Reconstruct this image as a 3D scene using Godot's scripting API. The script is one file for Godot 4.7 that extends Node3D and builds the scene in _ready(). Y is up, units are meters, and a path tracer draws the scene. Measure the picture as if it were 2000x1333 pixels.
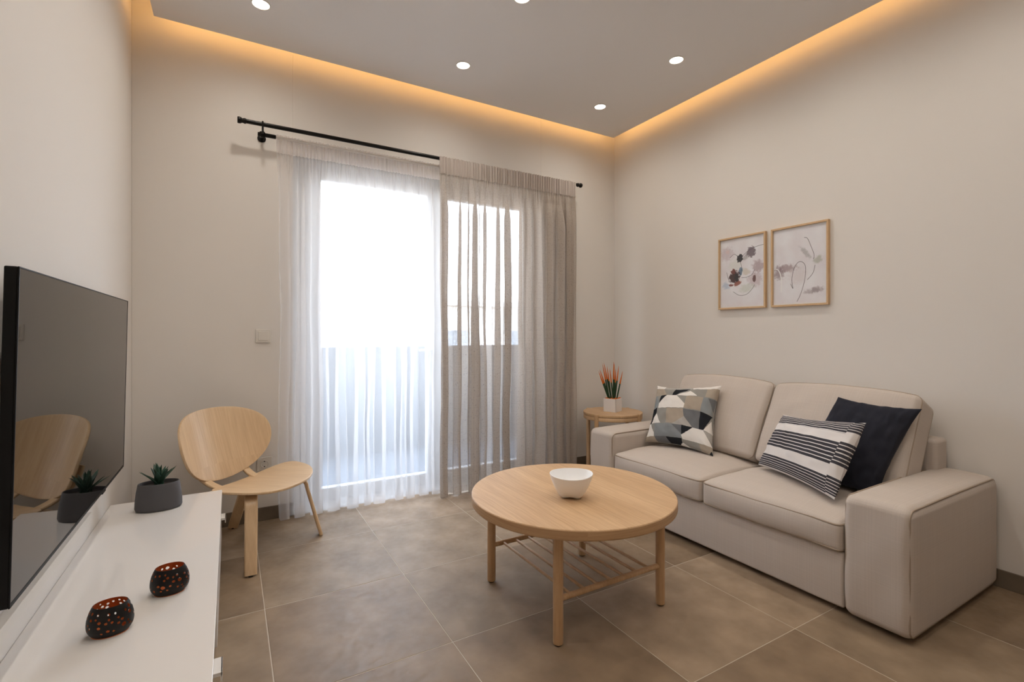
extends Node3D

# Living room with a balcony door. X runs along the window wall, F (= -z) towards it; metres.
const LEFT := -0.474
const RIGHT := 3.06
const BACK := 3.40
const REAR := -2.2
const SOFFIT := 2.905
const FACETS := [[0,[0,0,24,-1,25,9,22,11,2,11]], [6,[24,-1,59,-2,60,6,58,9,23,11]], [0,[60,8,59,-2,100,-2,102,12,61,9]], [4,[2,11,22,11,30,25,2,27]], [2,[22,11,40,10,38,25,30,25]], [1,[40,10,58,9,43,25,38,25]], [0,[58,14,69,25,44,25]], [2,[58,10,79,10,80,26,70,25,58,14]], [4,[79,10,100,11,100,28,80,26]], [3,[2,27,10,27,19,38,17,45,3,47]], [2,[10,27,20,26,19,38]], [1,[20,26,30,25,19,38]], [0,[31,25,44,25,56,38,56,44,19,45,18,39]], [2,[44,25,56,25,56,38]], [4,[56,25,78,27,79,45,56,44,56,38]], [3,[78,27,86,28,97,42,99,48,78,46]], [5,[86,28,100,29,99,44]], [1,[3,47,17,45,17,52,9,67,4,67]], [0,[18,52,29,65,9,66]], [2,[18,46,35,45,37,64,29,64,18,52]], [4,[35,45,56,45,58,54,54,64,37,64]], [5,[56,45,78,46,78,66,69,66,58,53]], [6,[58,54,69,65,45,65]], [1,[78,46,99,49,85,66,78,66]], [0,[98,54,100,68,85,66]], [0,[2,68,9,67,20,80,21,87,-1,89]], [2,[9,67,18,66,19,79]], [3,[18,66,36,65,39,86,22,87]], [3,[36,65,45,65,57,78,58,85,39,86]], [5,[45,65,57,65,57,77]], [1,[57,65,70,66,57,78]], [0,[70,66,85,66,97,79,100,85,59,86,57,79]], [6,[85,67,100,68,99,79]], [4,[-1,89,22,87,27,99,-1,101]], [5,[22,87,39,86,44,99,27,99]], [1,[39,86,58,85,58,93,55,99,44,99]], [0,[59,93,66,100,55,99]], [2,[59,86,79,86,80,100,67,99,59,92]], [4,[79,86,100,85,100,92,92,101,80,100]], [1,[98,92,101,100,92,101]]]

var M := {}
var used := {}

# ---------------------------------------------------------------- mesh helpers
class MB:
	var v := PackedVector3Array()
	var n := PackedVector3Array()
	var t := PackedVector2Array()
	var i := PackedInt32Array()

	func tri(a: int, b: int, c: int) -> void:
		i.append(a); i.append(b); i.append(c)

	func vert(p: Vector3, nn: Vector3, uv := Vector2.ZERO) -> int:
		v.append(p); n.append(nn); t.append(uv)
		return v.size() - 1

	func quad(a: Vector3, b: Vector3, c: Vector3, d: Vector3) -> void:
		var nn := (c - a).cross(b - a).normalized()
		var k := vert(a, nn, Vector2(0, 0)); vert(b, nn, Vector2(1, 0)); vert(c, nn, Vector2(1, 1)); vert(d, nn, Vector2(0, 1))
		tri(k, k + 1, k + 2); tri(k, k + 2, k + 3)

	# smooth surface f(u, v) on a grid; normals from the faces, joined across wrapped edges
	func grid(nu: int, nv: int, f: Callable, wrap_u := false, skip = null) -> void:
		var base := v.size()
		for b in nv + 1:
			for a in nu + 1:
				var u := float(a) / nu
				var w := float(b) / nv
				vert(f.call(0.0 if wrap_u and a == nu else u, w), Vector3.ZERO, Vector2(u, w))
		for b in nv:
			for a in nu:
				if skip != null and skip.call((a + 0.5) / nu, (b + 0.5) / nv):
					continue
				var k := base + b * (nu + 1) + a
				smooth_tri(k, k + 1, k + nu + 2)
				smooth_tri(k, k + nu + 2, k + nu + 1)
		if wrap_u:
			for b in nv + 1:
				var k := base + b * (nu + 1)
				var s := n[k] + n[k + nu]
				n[k] = s; n[k + nu] = s
		for b in [0, nv]:   # rows that shrink to a point share their normal
			var k: int = base + b * (nu + 1)
			if v[k].distance_to(v[k + nu / 2]) < 1e-6:
				var s := Vector3.ZERO
				for a in nu + 1:
					s += n[k + a]
				for a in nu + 1:
					n[k + a] = s
		for k in range(base, v.size()):
			n[k] = n[k].normalized() if n[k].length_squared() > 0.0 else Vector3.UP

	func smooth_tri(a: int, b: int, c: int) -> void:
		var nn := (v[c] - v[a]).cross(v[b] - v[a])
		n[a] += nn; n[b] += nn; n[c] += nn
		tri(a, b, c)

	# box with rounded edges, analytic normals
	func rbox(center: Vector3, size: Vector3, r: float, seg := 2) -> void:
		var h := size / 2.0
		r = minf(r, minf(h.x, minf(h.y, h.z)) * 0.999)
		var m := 2 * seg + 2
		for axis in 3:
			for side in [-1.0, 1.0]:
				var base := v.size()
				var ax := (axis + 1) % 3
				var ay := (axis + 2) % 3
				for b in m:
					for a in m:
						var d := Vector3.ZERO
						d[axis] = side
						d[ax] = corner(a, seg)
						d[ay] = corner(b, seg)
						var inner := Vector3.ZERO
						inner[axis] = side * (h[axis] - r)
						inner[ax] = (-1.0 if a <= seg else 1.0) * (h[ax] - r)
						inner[ay] = (-1.0 if b <= seg else 1.0) * (h[ay] - r)
						d = d.normalized()
						vert(center + inner + d * r, d, Vector2(float(a) / (m - 1), float(b) / (m - 1)))
				for b in m - 1:
					for a in m - 1:
						var k := base + b * m + a
						if side > 0:
							tri(k, k + m + 1, k + 1); tri(k, k + m, k + m + 1)
						else:
							tri(k, k + 1, k + m + 1); tri(k, k + m + 1, k + m)

	func corner(a: int, seg: int) -> float:
		if a <= seg:
			return -tan((1.0 - float(a) / seg) * PI / 4.0)
		return tan((a - seg - 1.0) / seg * PI / 4.0)

	# rounded box with many cells, bent by f(p, unit position) and shaded smoothly
	func soft_box(size: Vector3, r: float, cells: int, f: Callable) -> void:
		var h := size / 2.0
		var line := []
		for k in 5:
			line.append(-tan((1.0 - k / 4.0) * PI / 4.0) - 10.0)
		for k in range(1, cells):
			line.append(-1.0 + 2.0 * k / cells)
		for k in 5:
			line.append(tan(k / 4.0 * PI / 4.0) + 10.0)
		var m := line.size()
		var ids := {}
		var from := v.size()
		for axis in 3:
			for side in [-1.0, 1.0]:
				var ax := (axis + 1) % 3
				var ay := (axis + 2) % 3
				var at := PackedInt32Array()
				for b in m:
					for a in m:
						var d := Vector3.ZERO
						var inner := Vector3.ZERO
						d[axis] = side
						inner[axis] = side * (h[axis] - r)
						for e in [[ax, line[a]], [ay, line[b]]]:
							var x: float = e[1]
							if x < -5.0:
								d[e[0]] = x + 10.0; inner[e[0]] = -(h[e[0]] - r)
							elif x > 5.0:
								d[e[0]] = x - 10.0; inner[e[0]] = h[e[0]] - r
							else:
								inner[e[0]] = x * (h[e[0]] - r)
						var p := inner + d.normalized() * r
						var key := p.snapped(Vector3.ONE * 1e-5)
						if not ids.has(key):
							ids[key] = vert(f.call(p, p / h), Vector3.ZERO)
						at.append(ids[key])
				for b in m - 1:
					for a in m - 1:
						var k := b * m + a
						if side > 0:
							smooth_tri(at[k], at[k + m + 1], at[k + 1]); smooth_tri(at[k], at[k + m], at[k + m + 1])
						else:
							smooth_tri(at[k], at[k + 1], at[k + m + 1]); smooth_tri(at[k], at[k + m + 1], at[k + m])
		for k in range(from, v.size()):
			n[k] = n[k].normalized()

	# profile of (radius, height) turned round y
	func lathe(profile: Array, seg := 32, sx := 1.0, sz := 1.0, at := Vector3.ZERO) -> void:
		var count := profile.size() - 1
		grid(seg, count, func(u, w):
			var p: Vector2 = profile[roundi(w * count)]
			return at + Vector3(cos(u * TAU) * p.x * sx, p.y, sin(u * TAU) * p.x * sz), true)

	# round bar along points, closed ends
	func tube(points: Array, radius: float, seg := 10, taper = null) -> void:
		var pts := [points[0]]
		pts.append_array(points)
		pts.append(points[points.size() - 1])
		var count := pts.size() - 1
		var frames := []
		var side := Vector3.ZERO
		for k in pts.size():
			var tan_ := ((pts[mini(k + 1, count)] - pts[maxi(k - 1, 0)]) as Vector3).normalized()
			if side == Vector3.ZERO:
				side = tan_.cross(Vector3.UP if absf(tan_.y) < 0.9 else Vector3.RIGHT)
			side = (side - tan_ * side.dot(tan_)).normalized()
			frames.append([side, tan_.cross(side)])
		grid(seg, count, func(u, w):
			var k := roundi(w * count)
			var r: float = 0.0 if k == 0 or k == count else radius * (taper.call((k - 1.0) / maxf(1.0, count - 2.0)) if taper != null else 1.0)
			return pts[k] + frames[k][0] * cos(u * TAU) * r + frames[k][1] * sin(u * TAU) * r, true)

	# flat bar of given width and thickness along points; across gives the direction of its width
	func strip(points: Array, across: Vector3, width: float, thick: float, widths = null) -> void:
		var prof := []
		var r := thick * 0.42
		for c in 4:
			for k in 4:
				var ang := PI / 2.0 * c + PI / 2.0 * k / 3.0
				prof.append([signf(cos(PI / 4.0 + PI / 2.0 * c)), signf(sin(PI / 4.0 + PI / 2.0 * c)), cos(ang) * r, sin(ang) * r])
		var pts := [points[0]]
		pts.append_array(points)
		pts.append(points[points.size() - 1])
		var count := pts.size() - 1
		grid(16, count, func(u, w):
			var k := roundi(w * count)
			var tan_ := ((pts[mini(k + 1, count)] - pts[maxi(k - 1, 0)]) as Vector3).normalized()
			var side := (across - tan_ * across.dot(tan_)).normalized()
			var out := tan_.cross(side)
			var q: Array = prof[roundi(u * 16.0) % 16]
			var wide: float = width * (widths.call((k - 1.0) / maxf(1.0, count - 2.0)) if widths != null else 1.0)
			if k == 0 or k == count:
				return pts[k]
			return pts[k] + side * (q[0] * (wide / 2.0 - r) + q[2]) + out * (q[1] * (thick / 2.0 - r) + q[3]), true)

	func mesh() -> ArrayMesh:
		var a := []
		a.resize(Mesh.ARRAY_MAX)
		a[Mesh.ARRAY_VERTEX] = v
		a[Mesh.ARRAY_NORMAL] = n
		a[Mesh.ARRAY_TEX_UV] = t
		a[Mesh.ARRAY_INDEX] = i
		var m := ArrayMesh.new()
		m.add_surface_from_arrays(Mesh.PRIMITIVE_TRIANGLES, a)
		return m


func W(x: float, y: float, f: float) -> Vector3:
	return Vector3(x, y, -f)


func numbered(called: String) -> String:
	used[called] = used.get(called, -1) + 1
	return called if used[called] == 0 else "%s_%03d" % [called, used[called]]


func tag(o: Node, label: String, category := "", group := "", kind := "") -> Node:
	o.set_meta("label", label)
	if category: o.set_meta("category", category)
	if group: o.set_meta("group", group)
	if kind: o.set_meta("kind", kind)
	return o


func thing(called: String, label: String, category: String, at: Vector3, turn := 0.0, group := "") -> Node3D:
	var o := Node3D.new()
	o.name = numbered(called)
	add_child(o)
	o.position = at
	o.rotation.y = turn
	tag(o, label, category, group)
	return o


# a part; its mesh is given in the thing's own axes, moved by at
func part(parent: Node3D, called: String, mesh: Mesh, m: Material, at := Vector3.ZERO) -> MeshInstance3D:
	var o := MeshInstance3D.new()
	o.name = called
	o.mesh = mesh
	o.material_override = m
	o.position = at
	parent.add_child(o, true)
	return o


func single(called: String, mesh: Mesh, m: Material, at: Vector3, label: String, category: String, group := "") -> MeshInstance3D:
	var o := part(self, numbered(called), mesh, m, at)
	tag(o, label, category, group)
	return o


func struct(called: String, mesh: Mesh, m: Material, label := "") -> MeshInstance3D:
	var o := part(self, called, mesh, m)
	o.set_meta("kind", "structure")
	if label: o.set_meta("label", label)
	return o


func rb(size: Vector3, r := 0.003, seg := 2, center := Vector3.ZERO) -> ArrayMesh:
	var b := MB.new()
	b.rbox(center, size, r, seg)
	return b.mesh()


# box between two corners given as x, y, f
func span(b: MB, x0: float, x1: float, y0: float, y1: float, f0: float, f1: float, r := 0.002, seg := 1) -> void:
	b.rbox(W((x0 + x1) / 2.0, (y0 + y1) / 2.0, (f0 + f1) / 2.0), Vector3(x1 - x0, y1 - y0, f1 - f0), r, seg)


func spans(list: Array, r := 0.002, seg := 1) -> ArrayMesh:
	var b := MB.new()
	for s in list:
		span(b, s[0], s[1], s[2], s[3], s[4], s[5], r, seg)
	return b.mesh()


func bar(a: Vector3, c: Vector3, r: float, seg := 12) -> ArrayMesh:
	var b := MB.new()
	var d := (c - a).normalized() * minf(r * 0.25, a.distance_to(c) * 0.2)
	b.tube([a, a + d * 0.4, a + d, a.lerp(c, 0.5), c - d, c - d * 0.4, c], r, seg, func(t): return 0.82 if t < 0.01 or t > 0.99 else (0.95 if t < 0.2 or t > 0.8 else 1.0))
	return b.mesh()


func smooth(a: float, b: float, x: float) -> float:
	return smoothstep(a, b, x)


# ---------------------------------------------------------------- materials
func mat(c: Color, rough := 0.8, metal := 0.0, spec := 0.5) -> StandardMaterial3D:
	var m := StandardMaterial3D.new()
	m.albedo_color = c
	m.roughness = rough
	m.metallic = metal
	m.metallic_specular = spec
	return m


func noise(seed_: int, freq: float, octaves := 3) -> FastNoiseLite:
	var f := FastNoiseLite.new()
	f.seed = seed_
	f.frequency = freq
	f.noise_type = FastNoiseLite.TYPE_SIMPLEX_SMOOTH
	f.fractal_octaves = octaves
	return f


func picture(w: int, h: int, f: Callable) -> ImageTexture:
	var im := Image.create(w, h, false, Image.FORMAT_RGBA8)
	for y in h:
		for x in w:
			im.set_pixel(x, y, f.call(x, y))
	return ImageTexture.create_from_image(im)


func triplanar(m: StandardMaterial3D, scale: Vector3, world := false, offset := Vector3.ZERO) -> StandardMaterial3D:
	m.uv1_triplanar = true
	m.uv1_world_triplanar = world
	m.uv1_scale = scale
	m.uv1_offset = offset
	m.uv1_triplanar_sharpness = 4.0
	return m


func noise_tex(seed_: int, freq: float, octaves: int, lo: Color, hi: Color, size := 512) -> NoiseTexture2D:
	var t := NoiseTexture2D.new()
	t.width = size
	t.height = size
	t.seamless = true
	t.noise = noise(seed_, freq, octaves)
	var g := Gradient.new()
	g.set_color(0, lo)
	g.set_color(1, hi)
	t.color_ramp = g
	return t


func wood_tex(seed_: int, lo: Color, hi: Color) -> ImageTexture:
	var wide := noise(seed_, 1.0, 2)
	var fine := noise(seed_ + 1, 1.0, 2)
	return picture(512, 512, func(x, y):
		var u: float = x / 512.0
		var w: float = y / 512.0
		var bend: float = wide.get_noise_2d(u * 2.0, w * 1.5) * 0.014
		var plank: float = 0.6 * wide.get_noise_2d((u + bend) * 9.0, w * 0.7 + 20.0)
		var grain: float = fine.get_noise_2d((u + bend) * 70.0, w * 3.0)
		var pore: float = fine.get_noise_2d(u * 210.0, w * 9.0 + 50.0)
		var k := clampf(0.55 + plank * 0.45 + grain * 0.30, 0.0, 1.0)
		if pore > 0.42: k -= (pore - 0.42) * 0.9
		return lo.lerp(hi, clampf(k, 0.0, 1.0)))


func make_materials() -> void:
	var plaster := noise_tex(3, 0.03, 4, Color(0.42, 0.42, 0.42), Color(0.58, 0.58, 0.58), 256)
	for p in [["wall", Color(0.90, 0.882, 0.86)], ["ceiling", Color(0.93, 0.92, 0.915)]]:
		var m := mat(p[1], 0.85, 0.0, 0.3)
		m.heightmap_enabled = true
		m.heightmap_texture = plaster
		m.heightmap_scale = 0.03
		M[p[0]] = triplanar(m, Vector3.ONE * 2.5, true)
	# floor tiles: cloudy cement look, a few tones
	var cloud := noise_tex(11, 0.009, 5, Color(0.80, 0.79, 0.775), Color(1, 1, 1), 512)
	var pits := noise_tex(12, 0.05, 4, Color(0.40, 0.40, 0.40), Color(0.62, 0.62, 0.62), 512)
	var tones := [Color(0.665, 0.580, 0.480), Color(0.640, 0.555, 0.455), Color(0.620, 0.540, 0.447), Color(0.680, 0.595, 0.500), Color(0.595, 0.510, 0.415), Color(0.650, 0.570, 0.475)]
	for k in tones.size():
		var m := mat(tones[k], 0.5, 0.0, 0.45)
		m.albedo_texture = cloud
		m.roughness_texture = pits
		m.roughness = 0.95
		M["tile%d" % k] = triplanar(m, Vector3.ONE * 0.9, true, Vector3(0.37, 0.0, 0.61) * k)
	M.grout = mat(Color(0.76, 0.71, 0.64), 0.9)
	M.skirting = triplanar(mat(Color(0.50, 0.45, 0.39), 0.55), Vector3.ONE * 0.9, true)
	M.skirting.albedo_texture = cloud
	# woods
	var oak := wood_tex(21, Color(0.72, 0.57, 0.42), Color(0.86, 0.73, 0.57))
	var oak2 := wood_tex(31, Color(0.80, 0.67, 0.52), Color(0.91, 0.80, 0.65))
	M.oak = triplanar(mat(Color(1, 1, 1), 0.45), Vector3.ONE * 1.1, false, Vector3.ONE * 0.5)
	M.oak.albedo_texture = oak
	M.oak_edge = mat(Color(0.94, 0.92, 0.90), 0.5)
	M.oak_edge.albedo_texture = oak
	M.veneer = triplanar(mat(Color(1, 1, 1), 0.30), Vector3.ONE * 1.1, false, Vector3.ONE * 0.5)
	M.veneer.albedo_texture = oak2
	M.frame_wood = triplanar(mat(Color(0.95, 0.93, 0.9), 0.5), Vector3.ONE * 3.0, false)
	M.frame_wood.albedo_texture = oak2
	# fabrics
	var rng := RandomNumberGenerator.new()
	rng.seed = 5
	var weave_rows := PackedFloat32Array()
	var weave_cols := PackedFloat32Array()
	for k in 256:
		weave_rows.append(rng.randf())
		weave_cols.append(rng.randf())
	var weave := picture(256, 256, func(x, y):
		var over: bool = ((x / 4) + (y / 4)) % 2 == 0
		var k: float = (0.45 + 0.35 * weave_rows[y]) if over else (0.45 + 0.35 * weave_cols[x])
		k *= 0.75 + 0.25 * sin((x % 4 + 0.5) / 4.0 * PI) * sin((y % 4 + 0.5) / 4.0 * PI)
		return Color(k, k, k))
	var slub := picture(256, 256, func(x, y):
		var k: float = 0.91 + 0.045 * weave_rows[y] + 0.045 * weave_cols[x]
		return Color(k, k, k))
	M.sofa = triplanar(mat(Color(0.82, 0.775, 0.735), 0.95, 0.0, 0.25), Vector3.ONE * 7.0)
	M.sofa.albedo_texture = slub
	M.sofa.heightmap_enabled = true
	M.sofa.heightmap_texture = weave
	M.sofa.heightmap_scale = 0.08
	M.piping = mat(Color(0.66, 0.60, 0.54), 0.95, 0.0, 0.2)
	M.navy = mat(Color(0.175, 0.18, 0.215), 0.9, 0.0, 0.2)
	M.navy.rim_enabled = true
	M.navy.rim = 0.5
	M.navy.rim_tint = 0.6
	M.sheer = mat(Color(0.92, 0.905, 0.90, 0.42), 0.95, 0.0, 0.1)
	M.sheer.transparency = BaseMaterial3D.TRANSPARENCY_ALPHA
	M.sheer.backlight_enabled = true
	M.sheer.backlight = Color(1, 1, 1)
	M.sheer_heading = M.sheer.duplicate()
	M.sheer_heading.albedo_color = Color(0.88, 0.84, 0.82, 0.72)
	var open := noise(41, 1.0, 2)
	var linen := picture(512, 512, func(x, y):
		var dots: float = open.get_noise_2d(x * 0.16, y * 0.05)
		var thread: float = 0.5 * weave_cols[x % 256] + 0.5 * weave_rows[y % 256]
		var a := 0.80 + 0.08 * thread
		if dots > 0.34: a -= (dots - 0.34) * 0.8
		var k: float = 0.92 + 0.08 * thread
		return Color(k, k, k, clampf(a, 0.3, 1.0)))
	M.drape = mat(Color(0.78, 0.735, 0.69), 0.95, 0.0, 0.15)
	M.drape.albedo_texture = linen
	M.drape.uv1_scale = Vector3(5.0, 5.0, 1.0)
	M.drape.transparency = BaseMaterial3D.TRANSPARENCY_ALPHA
	M.drape.backlight_enabled = true
	M.drape.backlight = Color(0.78, 0.78, 0.78)
	M.drape_heading = mat(Color(0.76, 0.72, 0.69), 0.95, 0.0, 0.15)
	# scatter cushions
	var palette := [Color(0.90, 0.885, 0.865), Color(0.16, 0.165, 0.185), Color(0.58, 0.57, 0.55), Color(0.54, 0.56, 0.57), Color(0.66, 0.615, 0.56), Color(0.44, 0.45, 0.46), Color(0.68, 0.665, 0.645)]
	var im := Image.create(400, 400, false, Image.FORMAT_RGBA8)
	im.fill(palette[2])
	for f in FACETS:
		var poly := PackedVector2Array()
		var lo := Vector2(400, 400)
		var hi := Vector2.ZERO
		for k in range(0, f[1].size(), 2):
			var p := Vector2(f[1][k], f[1][k + 1]) * 4.0
			poly.append(p)
			lo = lo.min(p)
			hi = hi.max(p)
		for y in range(maxi(0, int(lo.y)), mini(400, int(hi.y) + 1)):
			for x in range(maxi(0, int(lo.x)), mini(400, int(hi.x) + 1)):
				if Geometry2D.is_point_in_polygon(Vector2(x + 0.5, y + 0.5), poly):
					im.set_pixel(x, y, palette[f[0]])
	M.facets = mat(Color(1, 1, 1), 0.9, 0.0, 0.2)
	M.facets.albedo_texture = ImageTexture.create_from_image(im)
	var dark := Color(0.27, 0.265, 0.29)
	var pale := Color(0.88, 0.865, 0.855)
	M.stripes = mat(Color(1, 1, 1), 0.9, 0.0, 0.2)
	M.stripes.albedo_texture = picture(300, 400, func(x, y):
		var w: float = y / 400.0 + (0.018 if x > 262 else 0.0)
		var stripe := dark if fposmod(w, 0.0405) < 0.030 else pale
		if w < 0.03 or w > 0.965: return pale
		if (w > 0.245 and w < 0.365) or (w > 0.605 and w < 0.73): return pale
		return stripe)
	# paint, gloss, metal, ceramics
	M.white_gloss = mat(Color(0.90, 0.885, 0.87), 0.08, 0.0, 0.5)
	M.white_side = mat(Color(0.88, 0.865, 0.85), 0.25)
	M.white_paint = mat(Color(0.90, 0.885, 0.865), 0.45)
	M.door_frame = mat(Color(0.84, 0.85, 0.86), 0.4)
	M.plastic = mat(Color(0.88, 0.86, 0.83), 0.35)
	M.plastic_dark = mat(Color(0.12, 0.11, 0.10), 0.6)
	M.black_metal = mat(Color(0.10, 0.095, 0.09), 0.35, 0.6)
	M.black_plastic = mat(Color(0.015, 0.017, 0.02), 0.5, 0.0, 0.35)
	M.screen = mat(Color(0.03, 0.028, 0.028), 0.02, 0.0, 0.55)
	M.ceramic = mat(Color(0.97, 0.97, 0.97), 0.30)
	M.pot_white = mat(Color(0.93, 0.92, 0.92), 0.4)
	M.pot_grey = mat(Color(0.33, 0.325, 0.335), 0.7)
	M.soil = mat(Color(0.16, 0.12, 0.09), 0.95)
	M.leaf = mat(Color(0.13, 0.26, 0.20), 0.5)
	M.leaf_light = mat(Color(0.19, 0.32, 0.26), 0.5)
	M.stem = mat(Color(0.14, 0.27, 0.16), 0.55)
	M.orange = mat(Color(0.86, 0.45, 0.14), 0.7)
	M.pebble = mat(Color(0.88, 0.48, 0.14), 0.7)
	M.lantern_out = mat(Color(0.07, 0.06, 0.06), 0.45, 0.3)
	M.lantern_in = mat(Color(0.80, 0.46, 0.25), 0.4, 0.35)
	M.paper = mat(Color(0.90, 0.895, 0.89), 0.9)
	M.glass = mat(Color(1, 1, 1, 0.04), 0.0)
	M.glass.transparency = BaseMaterial3D.TRANSPARENCY_ALPHA
	M.acrylic = mat(Color(1, 1, 1, 0.03), 0.05, 0.0, 0.12)
	M.acrylic.transparency = BaseMaterial3D.TRANSPARENCY_ALPHA
	M.rubber = mat(Color(0.10, 0.09, 0.08), 0.9)
	M.facade = mat(Color(0.92, 0.92, 0.92), 0.9)
	M.facade_glass = mat(Color(0.62, 0.68, 0.74), 0.3)
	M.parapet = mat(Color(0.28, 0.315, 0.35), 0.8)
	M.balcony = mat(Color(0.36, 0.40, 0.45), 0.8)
	M.lamp_glow = mat(Color(1, 1, 1), 0.5)
	M.lamp_glow.emission_enabled = true
	M.lamp_glow.emission = Color(1.0, 0.96, 0.90)
	M.lamp_glow.emission_energy_multiplier = 3.0
	M.strip_glow = mat(Color(1, 0.9, 0.75), 0.5)
	M.strip_glow.emission_enabled = true
	M.strip_glow.emission = Color(1.0, 0.72, 0.38)
	M.strip_glow.emission_energy_multiplier = 2.0


# ---------------------------------------------------------------- the scene
func _ready() -> void:
	# camera
	var cam := Camera3D.new()
	cam.name = "camera"
	cam.projection = Camera3D.PROJECTION_FRUSTUM
	cam.near = 0.05
	cam.far = 200.0
	cam.size = 2.0 * 0.05 * 666.5 / 950.0
	cam.frustum_offset = Vector2(0.0, -0.05 * 14.5 / 950.0)
	cam.position = Vector3(0.0, 1.164, 0.0)
	cam.rotation_degrees = Vector3(0.0, -30.1, 0.0)
	add_child(cam)
	cam.current = true
	# sky and exposure
	var env := Environment.new()
	env.background_mode = Environment.BG_SKY
	var sky_m := ProceduralSkyMaterial.new()
	sky_m.sky_top_color = Color(0.86, 0.92, 1.0)
	sky_m.sky_horizon_color = Color(0.965, 0.985, 1.0)
	sky_m.ground_horizon_color = Color(0.80, 0.80, 0.80)
	sky_m.ground_bottom_color = Color(0.55, 0.54, 0.52)
	sky_m.energy_multiplier = SKY
	env.sky = Sky.new()
	env.sky.sky_material = sky_m
	env.tonemap_mode = Environment.TONE_MAPPER_LINEAR
	env.tonemap_exposure = EXPOSURE
	env.sdfgi_enabled = true
	env.ssao_enabled = true
	env.ssil_enabled = true
	var we := WorldEnvironment.new()
	we.name = "environment"
	we.environment = env
	add_child(we)

	make_materials()
	build_shell()
	build_door()
	build_outside()
	build_cove()
	build_downlights()
	build_sofa()
	build_coffee_table()
	build_bench()
	build_television()
	build_chair()
	build_side_table()
	build_curtains()
	build_pictures()
	build_cushions()
	build_small_things()


const SKY := 8.6
const EXPOSURE := 1.62
const LAMP := 0.25
const COVE := 0.098


func build_shell() -> void:
	# floor: screed with tiles laid on it
	var fl := struct("floor", spans([[LEFT - 0.2, RIGHT + 0.2, -0.12, -0.0007, REAR - 0.2, BACK + 0.25]]), M.grout, "light grout bed under the tiled floor")
	var rng := RandomNumberGenerator.new()
	rng.seed = 77
	var shapes := {}
	for a in range(-1, 6):
		for b in range(-6, 5):
			var x0 := maxf(LEFT, 0.127 + 0.6 * a + 0.0015)
			var x1 := minf(RIGHT, 0.127 + 0.6 * (a + 1) - 0.0015)
			var f0 := maxf(REAR, 1.10 + 0.6 * b + 0.0015)
			var f1 := minf(BACK, 1.10 + 0.6 * (b + 1) - 0.0015)
			if x1 - x0 < 0.01 or f1 - f0 < 0.01:
				continue
			var size := Vector2(x1 - x0, f1 - f0).snapped(Vector2.ONE * 0.001)
			if not shapes.has(size):
				var m := MB.new()
				var c := 0.0015
				var hx := size.x / 2.0
				var hz := size.y / 2.0
				var rings := []
				for q in [[hx, -0.009, hz], [hx, -c * 0.4, hz], [hx - c, 0.0, hz - c]]:
					rings.append([Vector3(-q[0], q[1], -q[2]), Vector3(q[0], q[1], -q[2]), Vector3(q[0], q[1], q[2]), Vector3(-q[0], q[1], q[2])])
				for k in 2:
					for e in 4:
						m.quad(rings[k + 1][e], rings[k + 1][(e + 1) % 4], rings[k][(e + 1) % 4], rings[k][e])
				m.quad(rings[2][0], rings[2][3], rings[2][2], rings[2][1])
				# wind so that the faces look outwards
				for k in range(0, m.i.size(), 3):
					var nn := (m.v[m.i[k + 2]] - m.v[m.i[k]]).cross(m.v[m.i[k + 1]] - m.v[m.i[k]])
					var centre := (m.v[m.i[k]] + m.v[m.i[k + 1]] + m.v[m.i[k + 2]]) / 3.0 + Vector3(0, 0.004, 0)
					if nn.dot(centre) < 0.0:
						var sw := m.i[k + 1]
						m.i[k + 1] = m.i[k + 2]
						m.i[k + 2] = sw
						nn = -nn
					for e in 3:
						m.n[m.i[k + e]] = nn.normalized()
				shapes[size] = m.mesh()
			part(fl, "tile", shapes[size], M["tile%d" % rng.randi_range(0, 5)], W((x0 + x1) / 2.0, 0.0, (f0 + f1) / 2.0))
	# walls with thickness
	struct("wall_left", spans([[LEFT - 0.2, LEFT, -0.1, 3.2, REAR - 0.2, BACK + 0.25]]), M.wall, "off-white plastered wall behind the television")
	struct("wall_right", spans([[RIGHT, RIGHT + 0.2, -0.1, 3.2, REAR - 0.2, BACK + 0.25]]), M.wall, "off-white plastered wall behind the sofa")
	struct("wall_rear", spans([[LEFT, RIGHT, -0.1, 3.2, REAR - 0.2, REAR]]), M.wall, "off-white plastered wall behind the viewer")
	struct("wall_back", spans([[LEFT, 0.348, -0.1, 3.2, BACK, BACK + 0.25], [2.25, RIGHT, -0.1, 3.2, BACK, BACK + 0.25], [0.348, 2.25, 2.33, 3.2, BACK, BACK + 0.25], [0.348, 2.25, -0.1, 0.0, BACK, BACK + 0.25]]), M.wall, "beige-lit plastered wall with the balcony door")
	struct("ceiling", spans([[LEFT - 0.2, RIGHT + 0.2, 3.07, 3.25, REAR - 0.2, BACK + 0.25]]), M.ceiling, "upper ceiling above the hanging panel")
	struct("trim_1", spans([[-0.362, 2.95, SOFFIT, 2.937, REAR + 0.11, 3.29]], 0.002), M.ceiling, "dropped flat ceiling panel with a lit gap along the walls")
	struct("baseboard_back", spans([[LEFT, 0.348, 0.0, 0.082, BACK - 0.009, BACK], [2.25, RIGHT, 0.0, 0.082, BACK - 0.009, BACK]]), M.skirting, "brown-grey tile skirting of the window wall")
	struct("baseboard_right", spans([[RIGHT - 0.009, RIGHT, 0.0, 0.082, REAR, BACK - 0.009]]), M.skirting, "brown-grey tile skirting behind the sofa")
	struct("baseboard_left", spans([[LEFT, LEFT + 0.009, 0.0, 0.082, REAR, BACK - 0.009]]), M.skirting, "brown-grey tile skirting below the television")


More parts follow.
